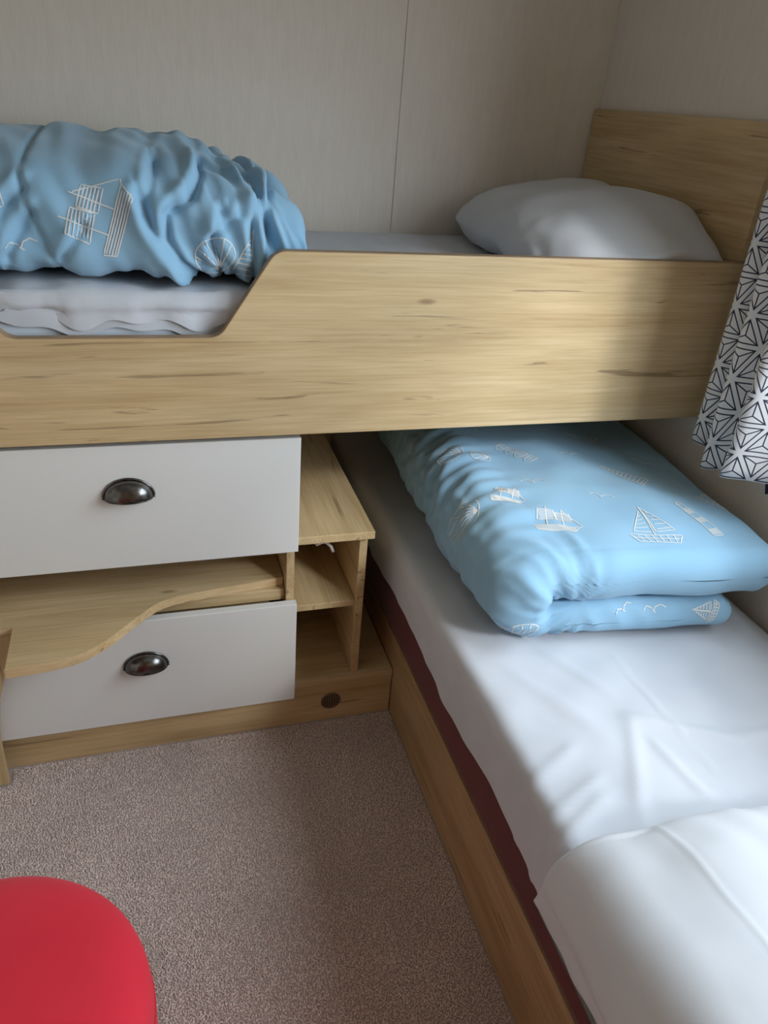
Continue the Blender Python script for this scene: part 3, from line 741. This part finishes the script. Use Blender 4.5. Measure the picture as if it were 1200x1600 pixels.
init = wave_noise(P, 5, 41) * .004 + wave_noise(P, 22, 42, aniso=(.35, .9, 1.2)) * .003 * (.3 * fl + 1.0 * left * (1 - fl)) + wave_noise(P, 10, 43) * .001
su = 1.012 + .02 * fl + .06 * left * (1 - fl); sv = 1.010 + .01 * fl + .04 * left * (1 - fl)
P = crumple(P, N, True, su, sv, -.008 - .012 * (fl + left * .6), .004 + .010 * (fl + left * .6), 150, init, stiff=.22, zmin=LOW_MAT + .008, tang=.02)
P = smooth_grid(P, True, 1, .5)
# gathers fanning out to the left from where the two layers meet
xk, yk, zk = -.455, -1.00, .552
w_ = (P[..., 2] - zk) + .9 * np.maximum(P[..., 1] - yk, 0) * (P[..., 2] > zk) - .6 * np.maximum(P[..., 1] - yk, 0) * (P[..., 2] <= zk)
dx_ = xk - P[..., 0]; ang = np.arctan2(w_, dx_); dist = np.sqrt(w_ ** 2 + dx_ ** 2)
fan = np.abs(np.sin(ang * 5.5 + .45 * np.sin(dist * 23 + 2 * ang) + .5)) ** .7 - .6
amp_ = sstep(.0, .05, dist) * sstep(.27, .12, dist) * sstep(-.06, .01, dx_) * sstep(-.70, -.86, P[..., 1])
P -= N * (fan * .0080 * amp_)[..., None]
fan2 = np.abs(np.sin(ang * 13.0 + 0.8 * np.sin(dist * 30) + 2.0)) ** .8 - .6
P -= N * (fan2 * .0028 * amp_)[..., None]
# small pleats along the mouth of the fold
mouth = np.exp(-((P[..., 2] - .535) / .03) ** 2) * sstep(-.92, -1.0, P[..., 1]) * sstep(-.47, -.44, P[..., 0]) * sstep(-.20, -.34, P[..., 0])
P -= N * (mouth * .004 * (np.abs(np.sin(P[..., 0] * 62 + (P[..., 2] - .5) * 38)) ** .7 - .5))[..., None]
P[..., 2] = np.maximum(P[..., 2], LOW_MAT + .007)
P[..., 0] = np.minimum(P[..., 0], -.004)
duv_l = tag(grid_obj('folded_duvet', P, True, 'duvet', cap=False), 'doubled-over pale blue duvet with white sailboat print on the lower bed', 'duvet')
bv = bvh_of(P, True)
for kind, X, Y, rot, s in (('hut', -.412, -.62, 115, .95), ('gull', -.44, -.76, -15, 1.1), ('gull', -.325, -.83, -30, 1.0), ('gull', -.30, -.66, -20, 1.0), ('sail', -.225, -.76, 35, 1.15), ('sail', -.215, -.56, 40, .9), ('boat', -.29, -.955, -10, 1.25), ('light', -.175, -.945, 8, 1.05),
                           ('boat', -.075, -.86, -35, 1.0), ('gull', -.14, -.70, -35, 1.2), ('shell', -.50, -.63, 80, 1.0), ('shell', -.555, -.60, 60, 1.2), ('ship', -.515, -.80, -30, .6), ('ship', -.46, -.90, -20, .8), ('gull', -.455, -.50, 10, 1), ('boat', -.35, -.40, 20, 1.0), ('light', -.2, -.38, 60, 1.0), ('ship', -.07, -.45, -40, .9), ('hut', -.5, -.3, 60, 1), ('shell', -.60, -.80, 70, 1.3), ('gull', -.58, -.45, 70, 1.2)):
    a = math.radians(rot); add_print(duv_l, bv, kind, (X, Y, .60), (math.cos(a), math.sin(a), 0), (-math.sin(a), math.cos(a), 0), (0, 0, -1), s)
for kind, X, Z, rot, s in (('shell', -.56, .51, 0, 1.2), ('gull', -.30, .53, 0, .9), ('boat', -.19, .52, 80, .6), ('gull', -.36, .535, 20, .8)):
    a = math.radians(rot); add_print(duv_l, bv, kind, (X, -1.0, Z), (math.cos(a), 0, math.sin(a)), (-math.sin(a), 0, math.cos(a)), (0, 1, -.3), s)

# flat white pillow near the foot of the frame, its corner hanging over the bed edge
pl = Matrix.Translation((-.385, -1.66, .514)) @ Matrix.Rotation(math.radians(-2), 4, 'Z')
def post_l(P):
    zp = LOW_MAT - .045; x0 = -.628; rb = .045                 # bend over the mattress edge
    sl = np.maximum(x0 - P[..., 0], 0); th = np.minimum(sl / rb, 1.42); rest = (sl - th * rb) * .8
    rad = np.maximum(.056 + (P[..., 2] - zp - .056) * (1 - .5 * sstep(0, .09, sl)), .056); on = sl > 0
    bx = x0 - rad * np.sin(th) - rest * np.cos(th); bz = zp + rad * np.cos(th) - rest * np.sin(th)
    P[..., 0] = np.where(on, bx, P[..., 0]); P[..., 2] = np.where(on, bz, P[..., 2])
    cr = np.exp(-((P[..., 0] + .565 + .03 * (P[..., 1] + 1.44)) / .004) ** 2) * (P[..., 2] > LOW_MAT + .02); P[..., 2] += .0016 * cr
    P[..., 0] = np.minimum(P[..., 0], -.01); return P
pillow('pillow', .380, .235, .095, pl, 'white pillow lying on the lower bed nearest the camera', nl=190, nc=260, amp=1.25, seed=51, post=post_l,
       zmin_f=lambda P: np.where(P[..., 0] > -.63, LOW_MAT + .010, .33))

# ------------------------------------------------------------------ pouf
pf = thing('pouf', 'round red fabric pouf stool on the carpet', 'stool')
pcx, pcy, pr = -1.384, -1.424, .182
prof = [(pr * math.sin(a) ** .55, .385 + .077 * math.cos(a) ** .55) for a in np.linspace(0, math.pi / 2, 30)]; prof[-1] = (pr, .385); prof[0] = (0, .462)
seat = lathe('seat_cushion', prof + [(pr - .002, .378), (0, .378)], pcx, pcy, 'red', pf)
tube('piping', [(pcx + (pr - .0005) * math.cos(a), pcy + (pr - .0005) * math.sin(a), .3765) for a in np.linspace(0, 6.2832, 90, endpoint=False)], .0022, 'red_dark', seat, 6, True)
lathe('body', [(0, .3755), (pr - .002, .3755), (pr, .365), (pr, .20), (pr - .003, .06), (pr - .008, .028), (pr - .016, .02), (0, .02)], pcx, pcy, 'red', pf)
tube('side_seam', [(pcx + (pr + .0004) * math.cos(.35), pcy + (pr + .0004) * math.sin(.35), z) for z in np.linspace(.05, .37, 12)], .0012, 'red_dark', pf, 6)
lathe('base_ring', [(0, .0195), (pr - .02, .0195), (pr - .02, .006), (0, .006)], pcx, pcy, 'grille', pf)

# ------------------------------------------------------------------ curtain
cur = thing('curtain', 'white curtain with navy star lattice pattern hanging at the window edge', 'curtain')
nz, nc = 60, 220; zs = np.linspace(1.90, .745, nz); s = np.linspace(0, 1, nc)
P = np.zeros((nz, nc, 3)); UV = np.zeros((nz, nc, 2))
plan = resample(catmull([(-.022, -.752), (-.060, -.737), (-.074, -.752), (-.046, -.784), (-.034, -.798), (-.050, -.806), (-.084, -.808), (-.092, -.824), (-.062, -.852), (-.046, -.870), (-.062, -.886), (-.104, -.902), (-.136, -.916), (-.138, -.932), (-.100, -.956), (-.048, -.984), (-.026, -.998), (-.022, -1.02)], 12), nc, False)
for i, z in enumerate(zs):
    k = 1 - .35 * sstep(1.1, 1.8, z); w = sstep(1.0, .745, z)
    P[i, :, 0] = -.030 + (plan[:, 0] + .030) * k; P[i, :, 1] = plan[:, 1] + .006 * np.sin(z * 5 + s * 8) * sstep(.03, .2, s)
    P[i, :, 2] = z + w * (-.030 * np.exp(-((s - .36) / .14) ** 2) + .012 * sstep(.6, .8, s) - .012 * sstep(.15, 0, s) * 0)
ref = P[nz - 10]; arc = np.concatenate([[0], np.cumsum(np.linalg.norm(np.diff(ref[:, :2], axis=0), axis=1))])
UV[..., 0] = arc[None, :]; UV[..., 1] = zs[:, None]
co = grid_obj('curtain_cloth', P, False, 'curtain', cur, uv=UV)
md = co.modifiers.new('thickness', 'SOLIDIFY'); md.thickness = .0008
tube('curtain_rail', [(-.062, -.70, 1.922), (-.062, -2.3, 1.922)], .011, 'frame', cur)
box('heading_tape', -.075, -.049, -1.02, -.735, 1.885, 1.912, 'sheet', cur)
# dark pointed corner of the blind lining under the hem
prism('lining_corner', [(-.893, .80), (-.990, .80), (-.955, .735), (-.927, .706), (-.915, .735)], 0, -.024, -.018, 'navy', cur)
